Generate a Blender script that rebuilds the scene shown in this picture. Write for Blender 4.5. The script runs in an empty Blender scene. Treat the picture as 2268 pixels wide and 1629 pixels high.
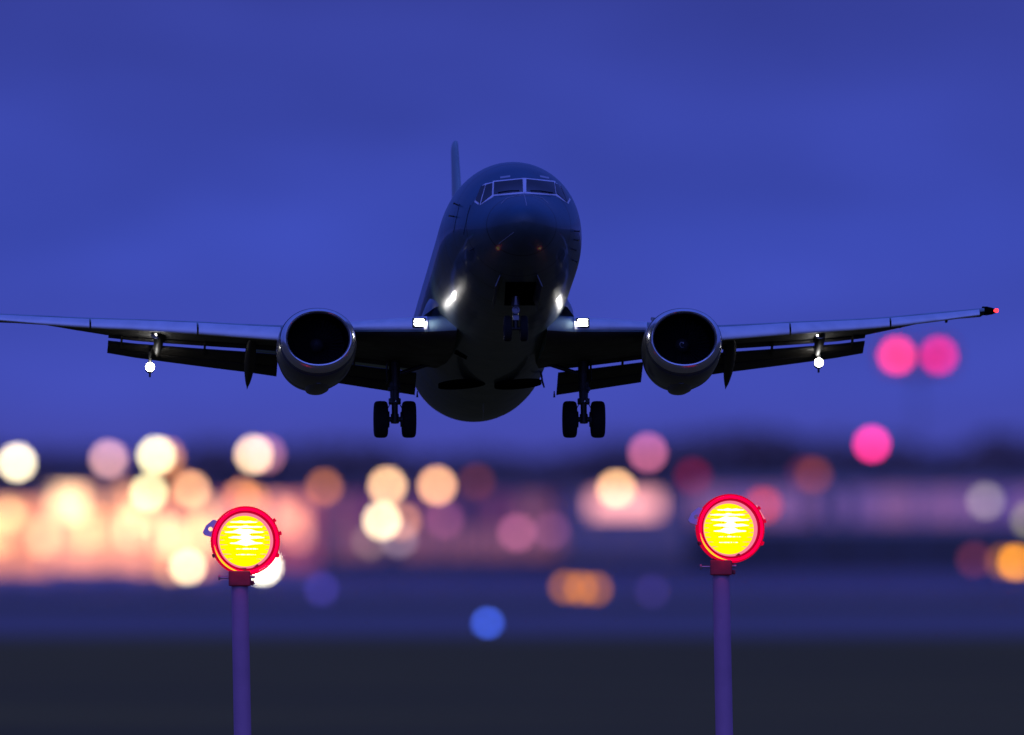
import bpy, math, random
from mathutils import Vector, Matrix, Euler
from mathutils.bvhtree import BVHTree
R = math.radians
random.seed(7)
sc = bpy.context.scene
C = sc.collection

# ------------------------------------------------------------------ camera, sky, light
# telephoto view: 84 picture units per metre at 600 m
S, PXM, HZ, CAMZ = 600.0, 84.0, 1110.0, 10.0
FW, FH = 2268.0, 1629.0
P = S * PXM
cam = bpy.data.cameras.new('camera')
camo = bpy.data.objects.new('camera', cam); C.objects.link(camo)
cam.sensor_width = 36; cam.lens = 36 * P / FW
cam.clip_start = 1; cam.clip_end = 60000
PITCH = math.atan((HZ - FH / 2) / P)
camo.location = (0, 0, CAMZ); camo.rotation_euler = (R(90) + PITCH, 0, 0)
APD = 1.30                                     # diameter of the lens opening in metres
cam.dof.use_dof = True; cam.dof.focus_distance = 602
cam.dof.aperture_fstop = cam.lens / 1000.0 / APD
sc.camera = camo
sc.render.resolution_x, sc.render.resolution_y = 1024, 735
sc.view_settings.view_transform = 'Standard'; sc.view_settings.look = 'None'
sc.view_settings.exposure = 0; sc.view_settings.gamma = 1
cy = sc.cycles
cy.use_denoising = True; cy.use_adaptive_sampling = False
cy.max_bounces = 6; cy.sample_clamp_indirect = 4.0
cy.caustics_reflective = False; cy.caustics_refractive = False
try: cy.use_light_tree = True
except Exception: pass

w = bpy.data.worlds.new('World'); sc.world = w; w.use_nodes = True
nt = w.node_tree; N = nt.nodes; L = nt.links; N.clear()
out = N.new('ShaderNodeOutputWorld'); bg = N.new('ShaderNodeBackground')
tc = N.new('ShaderNodeTexCoord'); sep = N.new('ShaderNodeSeparateXYZ'); L.new(tc.outputs['Generated'], sep.inputs[0])
ramp = N.new('ShaderNodeValToRGB')             # colour by height above the horizon
mr = N.new('ShaderNodeMapRange'); mr.inputs['From Min'].default_value = -0.01; mr.inputs['From Max'].default_value = 0.05
L.new(sep.outputs['Z'], mr.inputs['Value']); L.new(mr.outputs[0], ramp.inputs[0])
cr = ramp.color_ramp
def stop(p, c):
    e = cr.elements.new(p); e.color = (*c, 1)
cr.elements[0].position = 0; cr.elements[0].color = (.070, .075, .42, 1)
cr.elements[1].position = 1; cr.elements[1].color = (.036, .066, .42, 1)
stop(.17, (.066, .066, .38)); stop(.25, (.055, .074, .46)); stop(.36, (.045, .070, .45)); stop(.45, (.042, .062, .395)); stop(.54, (.037, .051, .32))
# higher up the dome is brightened to light the wings; the side the sun went down on (behind the camera) stays paler
mz = N.new('ShaderNodeMapRange'); mz.inputs['From Min'].default_value = .05; mz.inputs['From Max'].default_value = .9
mz.inputs['To Min'].default_value = 1; mz.inputs['To Max'].default_value = 1.5
L.new(sep.outputs['Z'], mz.inputs['Value'])
my = N.new('ShaderNodeMapRange'); my.inputs['From Min'].default_value = 0; my.inputs['From Max'].default_value = -1
my.inputs['To Min'].default_value = 1; my.inputs['To Max'].default_value = 2.1
L.new(sep.outputs['Y'], my.inputs['Value'])
mm = N.new('ShaderNodeMath'); mm.operation = 'MULTIPLY'; L.new(mz.outputs[0], mm.inputs[0]); L.new(my.outputs[0], mm.inputs[1])
# faint long streaks of thin cloud
mp = N.new('ShaderNodeMapping'); mp.inputs['Scale'].default_value = (70, 70, 260); mp.inputs['Rotation'].default_value = (0, R(6), 0)
L.new(tc.outputs['Generated'], mp.inputs[0])
nz = N.new('ShaderNodeTexNoise'); nz.inputs['Scale'].default_value = 1; nz.inputs['Detail'].default_value = 3; nz.inputs['Roughness'].default_value = .5
L.new(mp.outputs[0], nz.inputs['Vector'])
mn = N.new('ShaderNodeMapRange'); mn.inputs['From Min'].default_value = .3; mn.inputs['From Max'].default_value = .7
mn.inputs['To Min'].default_value = .86; mn.inputs['To Max'].default_value = 1.12
L.new(nz.outputs[0], mn.inputs['Value'])
mm2 = N.new('ShaderNodeMath'); mm2.operation = 'MULTIPLY'; L.new(mm.outputs[0], mm2.inputs[0]); L.new(mn.outputs[0], mm2.inputs[1])
vs = N.new('ShaderNodeVectorMath'); vs.operation = 'SCALE'; L.new(ramp.outputs[0], vs.inputs[0]); L.new(mm2.outputs[0], vs.inputs['Scale'])
sky = N.new('ShaderNodeTexSky'); sky.sky_type = 'NISHITA'; sky.sun_disc = False
sky.sun_elevation = R(-4); sky.sun_rotation = R(180); sky.ozone_density = 6
sm = N.new('ShaderNodeVectorMath'); sm.operation = 'SCALE'; L.new(sky.outputs[0], sm.inputs[0]); sm.inputs['Scale'].default_value = .02
va = N.new('ShaderNodeVectorMath'); va.operation = 'ADD'; L.new(vs.outputs[0], va.inputs[0]); L.new(sm.outputs[0], va.inputs[1])
mw = N.new('ShaderNodeMapRange'); mw.inputs['From Min'].default_value = .1; mw.inputs['From Max'].default_value = -.9
L.new(sep.outputs['Y'], mw.inputs['Value'])
sw = N.new('ShaderNodeVectorMath'); sw.operation = 'SCALE'; sw.inputs[0].default_value = (.085, .08, .10); L.new(mw.outputs[0], sw.inputs['Scale'])
vb = N.new('ShaderNodeVectorMath'); vb.operation = 'ADD'; L.new(va.outputs[0], vb.inputs[0]); L.new(sw.outputs[0], vb.inputs[1])
L.new(vb.outputs[0], bg.inputs[0]); bg.inputs[1].default_value = 1.0; L.new(bg.outputs[0], out.inputs[0])

# ------------------------------------------------------------------ helpers
def at(u, v, Y):
    k = Y / P
    return Vector(((u - FW / 2) * k, Y, CAMZ + (HZ - v) * k))
def tag(o, label=None, cat=None, group=None, kind=None):
    if label: o['label'] = label
    if cat: o['category'] = cat
    if group: o['group'] = group
    if kind: o['kind'] = kind
    return o
def empty(name, loc, rot=(0, 0, 0)):
    o = bpy.data.objects.new(name, None); C.objects.link(o); o.location = loc; o.rotation_euler = rot; o.empty_display_size = .5
    return o

def mat(name, col, rough=.5, metal=0, coat=0, emit=None, es=0, spec=.5, noise=None, bump=None, coords='Object'):
    m = bpy.data.materials.new(name); m.use_nodes = True
    n = m.node_tree.nodes; l = m.node_tree.links; b = n['Principled BSDF']
    b.inputs['Base Color'].default_value = (*col, 1); b.inputs['Roughness'].default_value = rough
    b.inputs['Metallic'].default_value = metal; b.inputs['Coat Weight'].default_value = coat
    b.inputs['Coat Roughness'].default_value = .05
    b.inputs['Specular IOR Level'].default_value = spec
    if emit: b.inputs['Emission Color'].default_value = (*emit, 1); b.inputs['Emission Strength'].default_value = es
    if noise:
        sc_, lo, hi, rv = noise
        t = n.new('ShaderNodeTexCoord'); q = n.new('ShaderNodeTexNoise'); q.inputs['Scale'].default_value = sc_; q.inputs['Detail'].default_value = 6
        l.new(t.outputs[coords], q.inputs['Vector'])
        r = n.new('ShaderNodeMapRange'); r.inputs['From Min'].default_value = .3; r.inputs['From Max'].default_value = .7
        r.inputs['To Min'].default_value = lo; r.inputs['To Max'].default_value = hi; l.new(q.outputs[0], r.inputs['Value'])
        s = n.new('ShaderNodeVectorMath'); s.operation = 'SCALE'; s.inputs[0].default_value = col; l.new(r.outputs[0], s.inputs['Scale'])
        l.new(s.outputs[0], b.inputs['Base Color'])
        r2 = n.new('ShaderNodeMapRange'); r2.inputs['From Min'].default_value = .3; r2.inputs['From Max'].default_value = .7
        r2.inputs['To Min'].default_value = max(0, rough - rv); r2.inputs['To Max'].default_value = min(1, rough + rv)
        l.new(q.outputs[0], r2.inputs['Value']); l.new(r2.outputs[0], b.inputs['Roughness'])
        if bump:
            bp = n.new('ShaderNodeBump'); bp.inputs['Strength'].default_value = bump; bp.inputs['Distance'].default_value = .02
            l.new(q.outputs[0], bp.inputs['Height']); l.new(bp.outputs[0], b.inputs['Normal'])
    return m
def emis(name, col, strength=1.0, sampling=None):
    m = bpy.data.materials.new(name); m.use_nodes = True
    n = m.node_tree.nodes; l = m.node_tree.links; n.clear()
    o = n.new('ShaderNodeOutputMaterial'); e = n.new('ShaderNodeEmission'); e.inputs[0].default_value = (*col, 1); e.inputs[1].default_value = strength
    l.new(e.outputs[0], o.inputs[0])
    if sampling: m.cycles.emission_sampling = sampling
    return m

class MB:
    def __init__(s): s.v = []; s.f = []; s.m = []; s.mi = 0
    def add(s, vs, fs, T=None):
        b = len(s.v)
        s.v += [tuple(T @ Vector(p)) if T else tuple(p) for p in vs]
        s.f += [tuple(b + i for i in f) for f in fs]; s.m += [s.mi] * len(fs)
        return s
    def box(s, c, d, T=None):
        x, y, z = c; a, b, e = [q / 2 for q in d]
        vs = [(x + i * a, y + j * b, z + k * e) for i in (-1, 1) for j in (-1, 1) for k in (-1, 1)]
        return s.add(vs, [(0, 1, 3, 2), (4, 6, 7, 5), (0, 4, 5, 1), (2, 3, 7, 6), (0, 2, 6, 4), (1, 5, 7, 3)], T)
    def loft(s, rings, caps=True, T=None):
        n = len(rings[0]); vs = [p for r in rings for p in r]; fs = []
        for i in range(len(rings) - 1):
            for j in range(n):
                k = (j + 1) % n
                fs.append((i * n + j, i * n + k, (i + 1) * n + k, (i + 1) * n + j))
        if caps: fs.append(tuple(reversed(range(n)))); fs.append(tuple((len(rings) - 1) * n + j for j in range(n)))
        return s.add(vs, fs, T)
    def tube(s, a, b, r0, r1=None, n=16, caps=True):
        a = Vector(a); b = Vector(b); r1 = r0 if r1 is None else r1
        d = (b - a).normalized(); u = d.orthogonal().normalized(); w_ = d.cross(u)
        rings = [[tuple(p + (u * math.cos(t) + w_ * math.sin(t)) * r) for t in [2 * math.pi * i / n for i in range(n)]] for p, r in ((a, r0), (b, r1))]
        return s.loft(rings, caps)
    def lathe(s, c, axis, prof, n=32, caps=True):
        # prof: (distance along axis, radius)
        c = Vector(c); d = Vector(axis).normalized(); u = d.orthogonal().normalized(); w_ = d.cross(u)
        rings = [[tuple(c + d * h + (u * math.cos(t) + w_ * math.sin(t)) * r) for t in [2 * math.pi * i / n for i in range(n)]] for h, r in prof]
        return s.loft(rings, caps)
    def build(s, name, m, parent=None, smooth=True, angle=40, bevel=0):
        me = bpy.data.meshes.new(name); me.from_pydata(s.v, [], s.f)
        for q in (m if isinstance(m, (list, tuple)) else [m]): me.materials.append(q)
        for p, i in zip(me.polygons, s.m): p.material_index = i
        me.validate(); 
        import bmesh
        bm = bmesh.new(); bm.from_mesh(me); bmesh.ops.recalc_face_normals(bm, faces=bm.faces); bm.to_mesh(me); bm.free()
        if smooth: me.shade_smooth(); me.set_sharp_from_angle(angle=R(angle))
        o = bpy.data.objects.new(name, me); C.objects.link(o)
        if parent: o.parent = parent
        if bevel:
            b = o.modifiers.new('bevel', 'BEVEL'); b.width = bevel; b.segments = 2; b.limit_method = 'ANGLE'
        return o

def interp(tab, x):
    # smooth (Catmull-Rom style) table lookup on the first column
    if x <= tab[0][0]: return tab[0][1:]
    if x >= tab[-1][0]: return tab[-1][1:]
    for i in range(len(tab) - 1):
        if tab[i][0] <= x <= tab[i + 1][0]:
            x0, x1 = tab[i][0], tab[i + 1][0]; t = (x - x0) / (x1 - x0); o = []
            for k in range(1, len(tab[0])):
                p1, p2 = tab[i][k], tab[i + 1][k]
                m1 = (p2 - tab[i - 1][k]) / (x1 - tab[i - 1][0]) if i > 0 else (p2 - p1) / (x1 - x0)
                m2 = (tab[i + 2][k] - p1) / (tab[i + 2][0] - x0) if i + 2 < len(tab) else (p2 - p1) / (x1 - x0)
                h = x1 - x0
                o.append((2*t**3-3*t**2+1)*p1 + (t**3-2*t**2+t)*h*m1 + (-2*t**3+3*t**2)*p2 + (t**3-t**2)*h*m2)
            return o
def lerp(tab, x):
    if x <= tab[0][0]: i = 0
    else:
        i = len(tab) - 2
        for j in range(len(tab) - 1):
            if x <= tab[j + 1][0]: i = j; break
    t = (x - tab[i][0]) / (tab[i + 1][0] - tab[i][0])
    return [a + (b - a) * t for a, b in zip(tab[i][1:], tab[i + 1][1:])]

# ------------------------------------------------------------------ setting: ground
def ground_sheet(name, y0, y1, z, m, label, x=6000, ny=2):
    g = MB(); ys = [y0 + (y1 - y0) * i / ny for i in range(ny + 1)]
    g.add([(sx * x, y, z) for y in ys for sx in (-1, 1)], [(2*i, 2*i+1, 2*i+3, 2*i+2) for i in range(ny)])
    o = g.build(name, m, smooth=False); tag(o, label, name.replace('_', ' '), kind='structure'); return o
M_grass = mat('dry_grass', (.155, .108, .016), .95, spec=.1, noise=(.02, .75, 1.25, .03))
M_asph = mat('asphalt', (.24, .17, .17), .85, spec=.2, noise=(.03, .8, 1.2, .05))
M_apron = mat('concrete', (.30, .20, .22), .8, spec=.2, noise=(.02, .75, 1.2, .05))
ground_sheet('grass', -3000, 30000, 0, M_grass, 'dark dusk grass field filling the bottom of the picture', x=12000)
ground_sheet('runway', 1745, 2080, .05, M_asph, 'dim blue strip of paved runway beyond the grass')
M_verge = mat('worn_verge', (.20, .145, .08), .9, spec=.1, noise=(.02, .75, 1.25, .03))
ground_sheet('verge', 1660, 1745, .03, M_verge, 'worn strip of grass and gravel along the runway edge')
ground_sheet('apron', 2330, 3300, .05, M_apron, 'dusky paved apron in front of the lit buildings')

# ------------------------------------------------------------------ far woodland
M_leaf = mat('haze_lifted_crowns', (.36, .25, .24), .9, spec=.1)  # crown colour lightened in place of distant haze
wd = MB()
def topv(u):
    t = 1012 + 9 * math.sin(u / 130.) + 7 * math.sin(u / 47. + 1)
    t -= 42 * math.exp(-((u - 1690) / 230.) ** 2) + 18 * math.exp(-((u - 850) / 60.) ** 2) + 14 * math.exp(-((u - 2230) / 90.) ** 2)
    t += 10 * math.exp(-((u - 1180) / 130.) ** 2)
    return t
k = 3800 / P
for i in range(9000):
    u = random.uniform(-500, 2768); Y = 3800 + random.uniform(-25, 25)
    tz = CAMZ + (HZ - topv(u)) * k
    z = tz * (1 - random.random() ** 1.6 * .98) + random.gauss(0, .5)
    c = Vector(((u - FW / 2) * k, Y, max(.6, z)))
    for q in range(3):
        n = Vector((random.gauss(0, 1), random.gauss(0, 1), random.gauss(0, 1))).normalized(); a = n.orthogonal().normalized(); b = n.cross(a)
        r = random.uniform(.7, 1.5); cc = c + Vector((random.gauss(0, .8), random.gauss(0, .8), random.gauss(0, .6)))
        wd.add([cc + a * r, cc + b * r * .8, cc - a * r, cc - b * r * .7], [(0, 1, 2, 3)])
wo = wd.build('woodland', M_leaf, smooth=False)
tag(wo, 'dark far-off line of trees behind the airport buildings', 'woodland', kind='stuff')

# ------------------------------------------------------------------ far buildings
M_pale = mat('pale_cladding', (.62, .52, .5), .7, noise=(.15, .9, 1.1, .05))
M_mauve = mat('dull_cladding', (.42, .32, .30), .7, noise=(.15, .9, 1.1, .05))
M_darkwall = mat('dark_base_wall', (.10, .09, .08), .8)
M_roof = mat('roof_felt', (.12, .11, .1), .85)
M_frame = mat('window_frame', (.2, .2, .2), .5)
def building(name, label, u0, u1, v_top, Y, depth, wallm, rows, cols, glow, base=None, fill=.62, seed=1, door=None, vary=.5):
    rnd = random.Random(seed)
    k = Y / P; x0, x1 = (u0 - FW / 2) * k, (u1 - FW / 2) * k; H = CAMZ + (HZ - v_top) * k; cx = (x0 + x1) / 2; W_ = x1 - x0
    e = empty(name, (cx, Y, 0)); tag(e, label, 'building', group='lit airport buildings across the field')
    b = MB(); b.box((0, depth / 2, H / 2), (W_, depth, H)); b.build('wall', wallm, e, smooth=False, bevel=.05)
    r = MB(); r.box((0, depth / 2, H + .25), (W_ + .8, depth + .8, .5)); rf = r.build('roof', M_roof, e, smooth=False, bevel=.05)
    for q in range(3):
        g = MB(); g.box((rnd.uniform(-.4, .4) * W_, depth * .5, H + .5 + .6), (2.2, 2, 1.2)); g.build('roof_vent', M_roof, rf, smooth=False, bevel=.05)
    if base:
        g = MB(); g.box((0, -.1, base / 2), (W_ + .3, .4, base)); g.build('plinth', M_darkwall, e, smooth=False)
    z0 = (base or .8) + .3
    if rows:
        dx = W_ / cols; dz = (H - .8 - z0) / rows
        for i in range(rows):
            for j in range(cols):
                wx = -W_ / 2 + dx * (j + .5); wz = z0 + dz * (i + .5); ww, wh = dx * math.sqrt(fill), dz * math.sqrt(fill)
                lit = rnd.random() < .93
                q = glow[rnd.randrange(len(glow))] if (i or rows < 2) else glow[-1]
                f = MB()
                t = .12
                for c_, d_ in (((wx, -.06, wz + wh/2 + t/2), (ww + 2*t, .16, t)), ((wx, -.06, wz - wh/2 - t/2), (ww + 2*t, .16, t)),
                               ((wx - ww/2 - t/2, -.06, wz), (t, .16, wh)), ((wx + ww/2 + t/2, -.06, wz), (t, .16, wh)), ((wx, -.06, wz), (.08, .1, wh))):
                    f.box(c_, d_)
                fo = f.build('window', M_frame, e, smooth=False)
                p = MB(); p.box((wx, -.03, wz), (ww, .04, wh)); p.build('pane', q if lit else M_frame, fo, smooth=False)
    if door:
        dxc, dw, dh, dm = door
        f = MB(); f.box((dxc, -.25, dh + .2), (dw + .8, .5, .4)); f.box((dxc - dw/2 - .2, -.25, dh/2), (.4, .5, dh)); f.box((dxc + dw/2 + .2, -.25, dh/2), (.4, .5, dh))
        do = f.build('hangar_door', M_frame, e, smooth=False)
        p = MB(); p.box((dxc, -.04, dh/2 + .2), (dw, .06, dh - .4)); p.build('opening', dm, do, smooth=False)
    return e
def glows(name, cols): return [emis(name, c, s, 'NONE' if i else None) for i, (c, s) in enumerate(cols)]
G_a = glows('warm_window', [((1, .44, .20), 3.4), ((1, .52, .26), 4.2), ((1, .36, .18), 2.2), ((1, .32, .20), 1.6)])
G_b = glows('bright_window', [((1, .50, .24), 4.2), ((1, .58, .30), 5.0), ((1, .40, .2), 2.6), ((1, .34, .22), 2.0)])
G_c = glows('rosy_window', [((1, .30, .26), 1.9), ((1, .36, .30), 2.5), ((.9, .22, .30), 1.2), ((.8, .16, .3), .6)])
G_d = glows('dim_window', [((.8, .20, .64), .27), ((.6, .16, .64), .18), ((.8, .28, .5), .38)])
G_f = glows('violet_lift_pane', [((.55, .28, 1), .42), ((.45, .22, 1), .34), ((.7, .3, .8), .45)])  # violet pane glow added to lift the tone of the right-hand wall
building('terminal_building', 'peach lit low building at the far left edge', -140, 110, 1100, 2900, 30, M_pale, 3, 9, G_a, seed=1, fill=.82)
building('terminal_building', 'glowing building with the tallest warm facade, left of the left red lamp', 110, 300, 1072, 3060, 30, M_pale, 3, 8, G_b, seed=2, fill=.82)
building('terminal_building', 'cream lit building just left of the left red lamp', 300, 470, 1100, 2940, 30, M_pale, 3, 7, G_b, seed=3, fill=.85)
building('terminal_building', 'pink lit building right behind the left red lamp', 470, 700, 1090, 3120, 30, M_pale, 3, 9, G_c, seed=4, fill=.8)
building('service_building', 'dim mauve building under the plane with weak pink windows', 705, 1240, 1080, 3040, 30, M_mauve, 2, 18, G_d, seed=5, base=2)
building('hangar', 'hangar with a pink lit door left of the right red lamp', 1246, 1520, 1078, 3020, 40, M_mauve, 0, 0, G_d, seed=6, base=2.5)
building('service_building', 'long dusky violet building at the right', 1526, 2420, 1066, 3050, 30, M_pale, 1, 30, G_f, seed=7, base=6.5)

def fascia(name, label, u, v, wpx, hpx, Y, m):
    k = Y / P; c = at(u, v, Y); e = empty(name, (c.x, Y, 0)); tag(e, label, 'lit sign')
    b = MB(); b.box((0, 0, c.z), (wpx * k, .5, hpx * k)); b.build('light_panel', m, e, smooth=False, bevel=.05)
    p = MB()
    for sx in (-1, 1): p.tube((sx * wpx * k * .4, .1, 0), (sx * wpx * k * .4, .1, c.z - hpx * k / 2), .15)
    p.box((0, .32, c.z), (wpx * k + .4, .12, hpx * k + .4)); p.build('frame', M_frame, e, smooth=False)
fascia('lit_door_panel', 'wide glowing pink panel before the hangar in place of its lit door', 1385, 1118, 150, 44, 2900, emis('pink_door_glow', (1, .40, .42), 1.9))  # free-standing panel added for the glow of the hangar's lit door

# ------------------------------------------------------------------ far lamps (out of focus)
M_polefar = mat('galvanised_pole', (.18, .18, .2), .5, metal=.6)
_lm = {}
def lampmat(col, st, name):
    m = emis(name, col, st, 'NONE'); return m
def srgb(c): return tuple((x / 255 / 12.92 if x / 255 <= .04045 else ((x / 255 + .055) / 1.055) ** 2.4) for x in c)
def far_lamp(u, v, rgb, boost, label, Y=2800, cat='street lamp', name='street_lamp', ratio=.30, sx=1, bgc=(60, 60, 130), group='distant lamps around the airfield'):
    c = at(u, v, Y); k = Y / P
    disc = APD * P * (1 / 602 - 1 / Y) * k           # size of the blur disc at that distance, metres
    r = disc * ratio / 2
    t = [max(0, a * boost - (.4 if boost >= 1 else .5) * b) for a, b in zip(srgb(rgb), srgb(bgc))]
    mx = max(t) or 1; st = mx / ratio ** 2
    e = empty(name, (c.x, Y, 0)); tag(e, label, cat, group=group)
    p = MB(); h = max(.05, c.z - r * .7)
    if h > 1.5:
        p.tube((0, .1, 0), (0, .1, h), .16, .09, 10); p.tube((0, .1, 0), (0, .1, .5), .3, .26, 10); p.tube((0, .1, h), (0, .1, h + r * .3), .25, .3, 10)
    else:
        p.tube((0, 0, 0), (0, 0, h), .12, .1, 10); p.tube((0, 0, 0), (0, 0, .04), .3, .3, 10)
    p.build('pole', M_polefar, e)
    g = MB(); g.lathe((0, 0, c.z), (0, 0, 1), [(-r * math.cos(a), max(.002, r * math.sin(a))) for a in [math.pi * i / 10 for i in range(11)]], 20)
    o = g.build('lamp_globe', lampmat(tuple(x / mx for x in t), st, 'lamp_light'), e)
    if sx != 1:
        for vv in o.data.vertices: vv.co.x *= sx
    return e
far_lamp(38, 1025, (255, 236, 205), 1.5, 'cream lamp at the left edge, standing alone above the roofs')
far_lamp(240, 1017, (214, 160, 170), 1.0, 'rose lamp second from the left above the roofs', Y=2760)
far_lamp(250, 1019, (110, 80, 140), .8, 'very faint lamp beside the rose lamp above the left roofs', Y=2900)
far_lamp(346, 1009, (255, 240, 190), 1.4, 'bright cream lamp high above the lit buildings, left of the left red lamp', Y=2740)
far_lamp(368, 1013, (200, 130, 120), .9, 'dull peach lamp overlapping the bright cream lamp on its right', Y=2850)
far_lamp(330, 1091, (255, 236, 180), 1.2, 'cream lamp directly below the bright high cream lamp', Y=2600, bgc=(120, 70, 110))
far_lamp(424, 1085, (246, 176, 140), 1.0, 'peach lamp at roof height up and left of the left red lamp', Y=2620, bgc=(110, 70, 110))
far_lamp(404, 1080, (160, 100, 110), .8, 'faint peach lamp overlapping the roof height peach lamp on its left', Y=2700)
far_lamp(562, 1007, (255, 214, 180), 1.25, 'bright peach lamp high above the left red lamp', Y=2760)
far_lamp(590, 1007, (168, 110, 150), .9, 'dim mauve lamp just right of the bright peach lamp above the left red lamp', Y=2840)
far_lamp(535, 1100, (230, 140, 120), .8, 'soft salmon lamp right above the head of the left red lamp', Y=2650, bgc=(110, 60, 110))
far_lamp(560, 1108, (210, 130, 110), .6, 'faint salmon lamp right above the head of the left red lamp, lower one', Y=2500, bgc=(110, 60, 110))
far_lamp(718, 1080, (170, 104, 112), .9, 'dull brown pink lamp right of the left red lamp', Y=2600)
far_lamp(858, 1077, (255, 200, 160), 1.15, 'peach lamp below the left main wheels, upper of two', Y=2840)
far_lamp(846, 1154, (255, 230, 190), 1.3, 'cream lamp below the left main wheels, lower of two', Y=2740)
far_lamp(890, 1155, (190, 130, 130), .9, 'dull peach lamp overlapping the lower cream lamp under the left main wheels', Y=2760)
far_lamp(968, 1076, (255, 186, 150), 1.1, 'lone peach lamp below the tail of the plane', Y=2860)
far_lamp(1055, 1068, (92, 56, 100), .9, 'barely lit brown lamp right of the lone peach lamp under the plane', Y=2500)
far_lamp(1365, 1085, (255, 196, 150), 1.2, 'bright peach lamp in front of the hangar', Y=3000)
far_lamp(1435, 1003, (190, 104, 150), 1.0, 'pink lamp high above the hangar', Y=2900)
far_lamp(1145, 1180, (150, 84, 130), .9, 'weak pink lamp midway between the two red lamps', Y=2700, bgc=(60, 45, 105))
far_lamp(1222, 1176, (110, 66, 120), .8, 'faint violet lamp beside the weak pink lamp midway between the red lamps', Y=2620, bgc=(60, 45, 105))
far_lamp(985, 1152, (120, 68, 120), .85, 'faint mauve lamp under the lone peach lamp', Y=2700, bgc=(70, 50, 110))
far_lamp(416, 1256, (255, 226, 180), 1.25, 'cream lamp low on the apron, left of the left red lamp', Y=2300, bgc=(70, 50, 110))
far_lamp(378, 1260, (170, 120, 110), .8, 'dull lamp overlapping the low cream lamp on the apron', Y=2400, bgc=(70, 50, 110))
far_lamp(583, 1255, (255, 246, 220), 2.2, 'white lamp partly hidden behind the left red lamp', Y=2380, bgc=(70, 50, 110))
far_lamp(820, 1200, (120, 96, 120), .75, 'grey green lamp low under the left main wheels, left one', Y=2500, bgc=(70, 50, 110))
far_lamp(884, 1195, (130, 110, 140), .8, 'grey green lamp low under the left main wheels, right one', Y=2520, bgc=(70, 50, 110))
far_lamp(636, 1150, (240, 150, 140), .7, 'wide salmon lamp right behind the head of the left red lamp', Y=3000, bgc=(110, 60, 110), sx=1.3, ratio=.5)
far_lamp(20, 1140, (255, 200, 150), .5, 'pale orange lamp before the far left building', Y=2400, bgc=(80, 50, 80))
far_lamp(1080, 1382, (62, 92, 214), 1.05, 'blue taxiway light on the grass edge below the plane', Y=1812, cat='taxiway light', name='taxiway_light', bgc=(40, 40, 80), ratio=.28)
far_lamp(712, 1305, (64, 56, 140), .75, 'faint violet taxiway light right of the left lamp pole', Y=2060, cat='taxiway light', name='taxiway_light', bgc=(45, 42, 90))
far_lamp(1445, 1310, (62, 52, 120), .65, 'faint violet taxiway light left of the right lamp pole', Y=2060, cat='taxiway light', name='taxiway_light', bgc=(45, 42, 90))
for i, (du, b, lab) in enumerate(((-32, .34, 'left'), (2, .42, 'middle'), (34, .34, 'right'))):
    far_lamp(1285 + du, 1303 + (i - 1) * 2, (224, 134, 60), b, 'amber apron light, %s one of three close together on the apron' % lab, Y=2100, cat='amber light', name='amber_light', bgc=(45, 40, 90))
far_lamp(2250, 1246, (255, 160, 70), .9, 'amber light at the right edge of the picture', Y=2420, cat='amber light', name='amber_light', bgc=(50, 45, 105))
far_lamp(2222, 1244, (130, 80, 90), .8, 'dull amber light overlapping the one at the right edge', Y=2420, cat='amber light', name='amber_light', bgc=(50, 45, 105))
far_lamp(2158, 1240, (96, 50, 96), .8, 'faint red brown light near the right edge', Y=2420, cat='amber light', name='amber_light', bgc=(50, 45, 105))
far_lamp(2183, 1110, (140, 126, 160), .85, 'grey white lamp near the right edge', Y=2760, bgc=(80, 60, 150))
far_lamp(2280, 1152, (130, 120, 140), .85, 'grey lamp cut by the right edge of the picture', Y=2700, bgc=(80, 60, 150))
far_lamp(1802, 1053, (112, 62, 100), .9, 'brownish lamp above the violet building on the right', Y=2700)
far_lamp(1780, 1050, (76, 52, 110), .8, 'barely lit lamp beside the brownish lamp above the violet building', Y=2900)
far_lamp(1535, 1056, (110, 50, 110), .7, 'very faint red lamp up and left of the right red lamp', Y=2800)
far_lamp(1690, 1120, (190, 70, 120), .7, 'rosy lamp just right of the head of the right red lamp', Y=2650, bgc=(80, 60, 140), sx=1.2)
far_lamp(1931, 984, (250, 60, 150), 1.15, 'hot pink warning light alone above the right treetops', Y=2560, cat='warning light', name='warning_light')
# mast with two red warning lamps
Y = 2900; kk = Y / P; mc = at(2033, 788, Y); disc = APD * P * (1/602 - 1/Y) * kk
ms = empty('warning_light_mast', (mc.x, Y, 0)); tag(ms, 'tall crossbar mast carrying two hot pink warning lights at the right', 'mast')
p = MB()
for sx in (-1, 1):
    for sy in (-1, 1): p.tube((sx * .7, sy * .7, 0), (sx * .25, sy * .25, mc.z - 1.2), .07, .05, 8)
zz = 0; s_ = 1
while zz < mc.z - 3.5:
    a = .7 - .45 * zz / mc.z; b = .7 - .45 * (zz + 2) / mc.z
    for sy in (-1, 1):
        p.tube((-a * s_, sy * a, zz), (b * s_, sy * b, zz + 2), .035, n=6); p.tube((sy * a, -a * s_, zz), (sy * b, b * s_, zz + 2), .035, n=6)
    zz += 2; s_ = -s_
p.build('lattice', M_polefar, ms)
p = MB(); p.box((0, 0, mc.z - 1.1), (6.2, .3, .3)); p.box((0, 0, mc.z - 1.9), (1.8, 1.4, 1.4))
for sx in (-1, 1): p.box((sx * 46.5 * kk, 1.6, mc.z), (3.6, .15, 3.4)); p.box((sx * 46.5 * kk, .8, mc.z - 1.1), (.2, 1.8, .2))  # boards added behind the lamps to block the sky there
p.build('crossbar', M_polefar, ms, bevel=.03)
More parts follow.
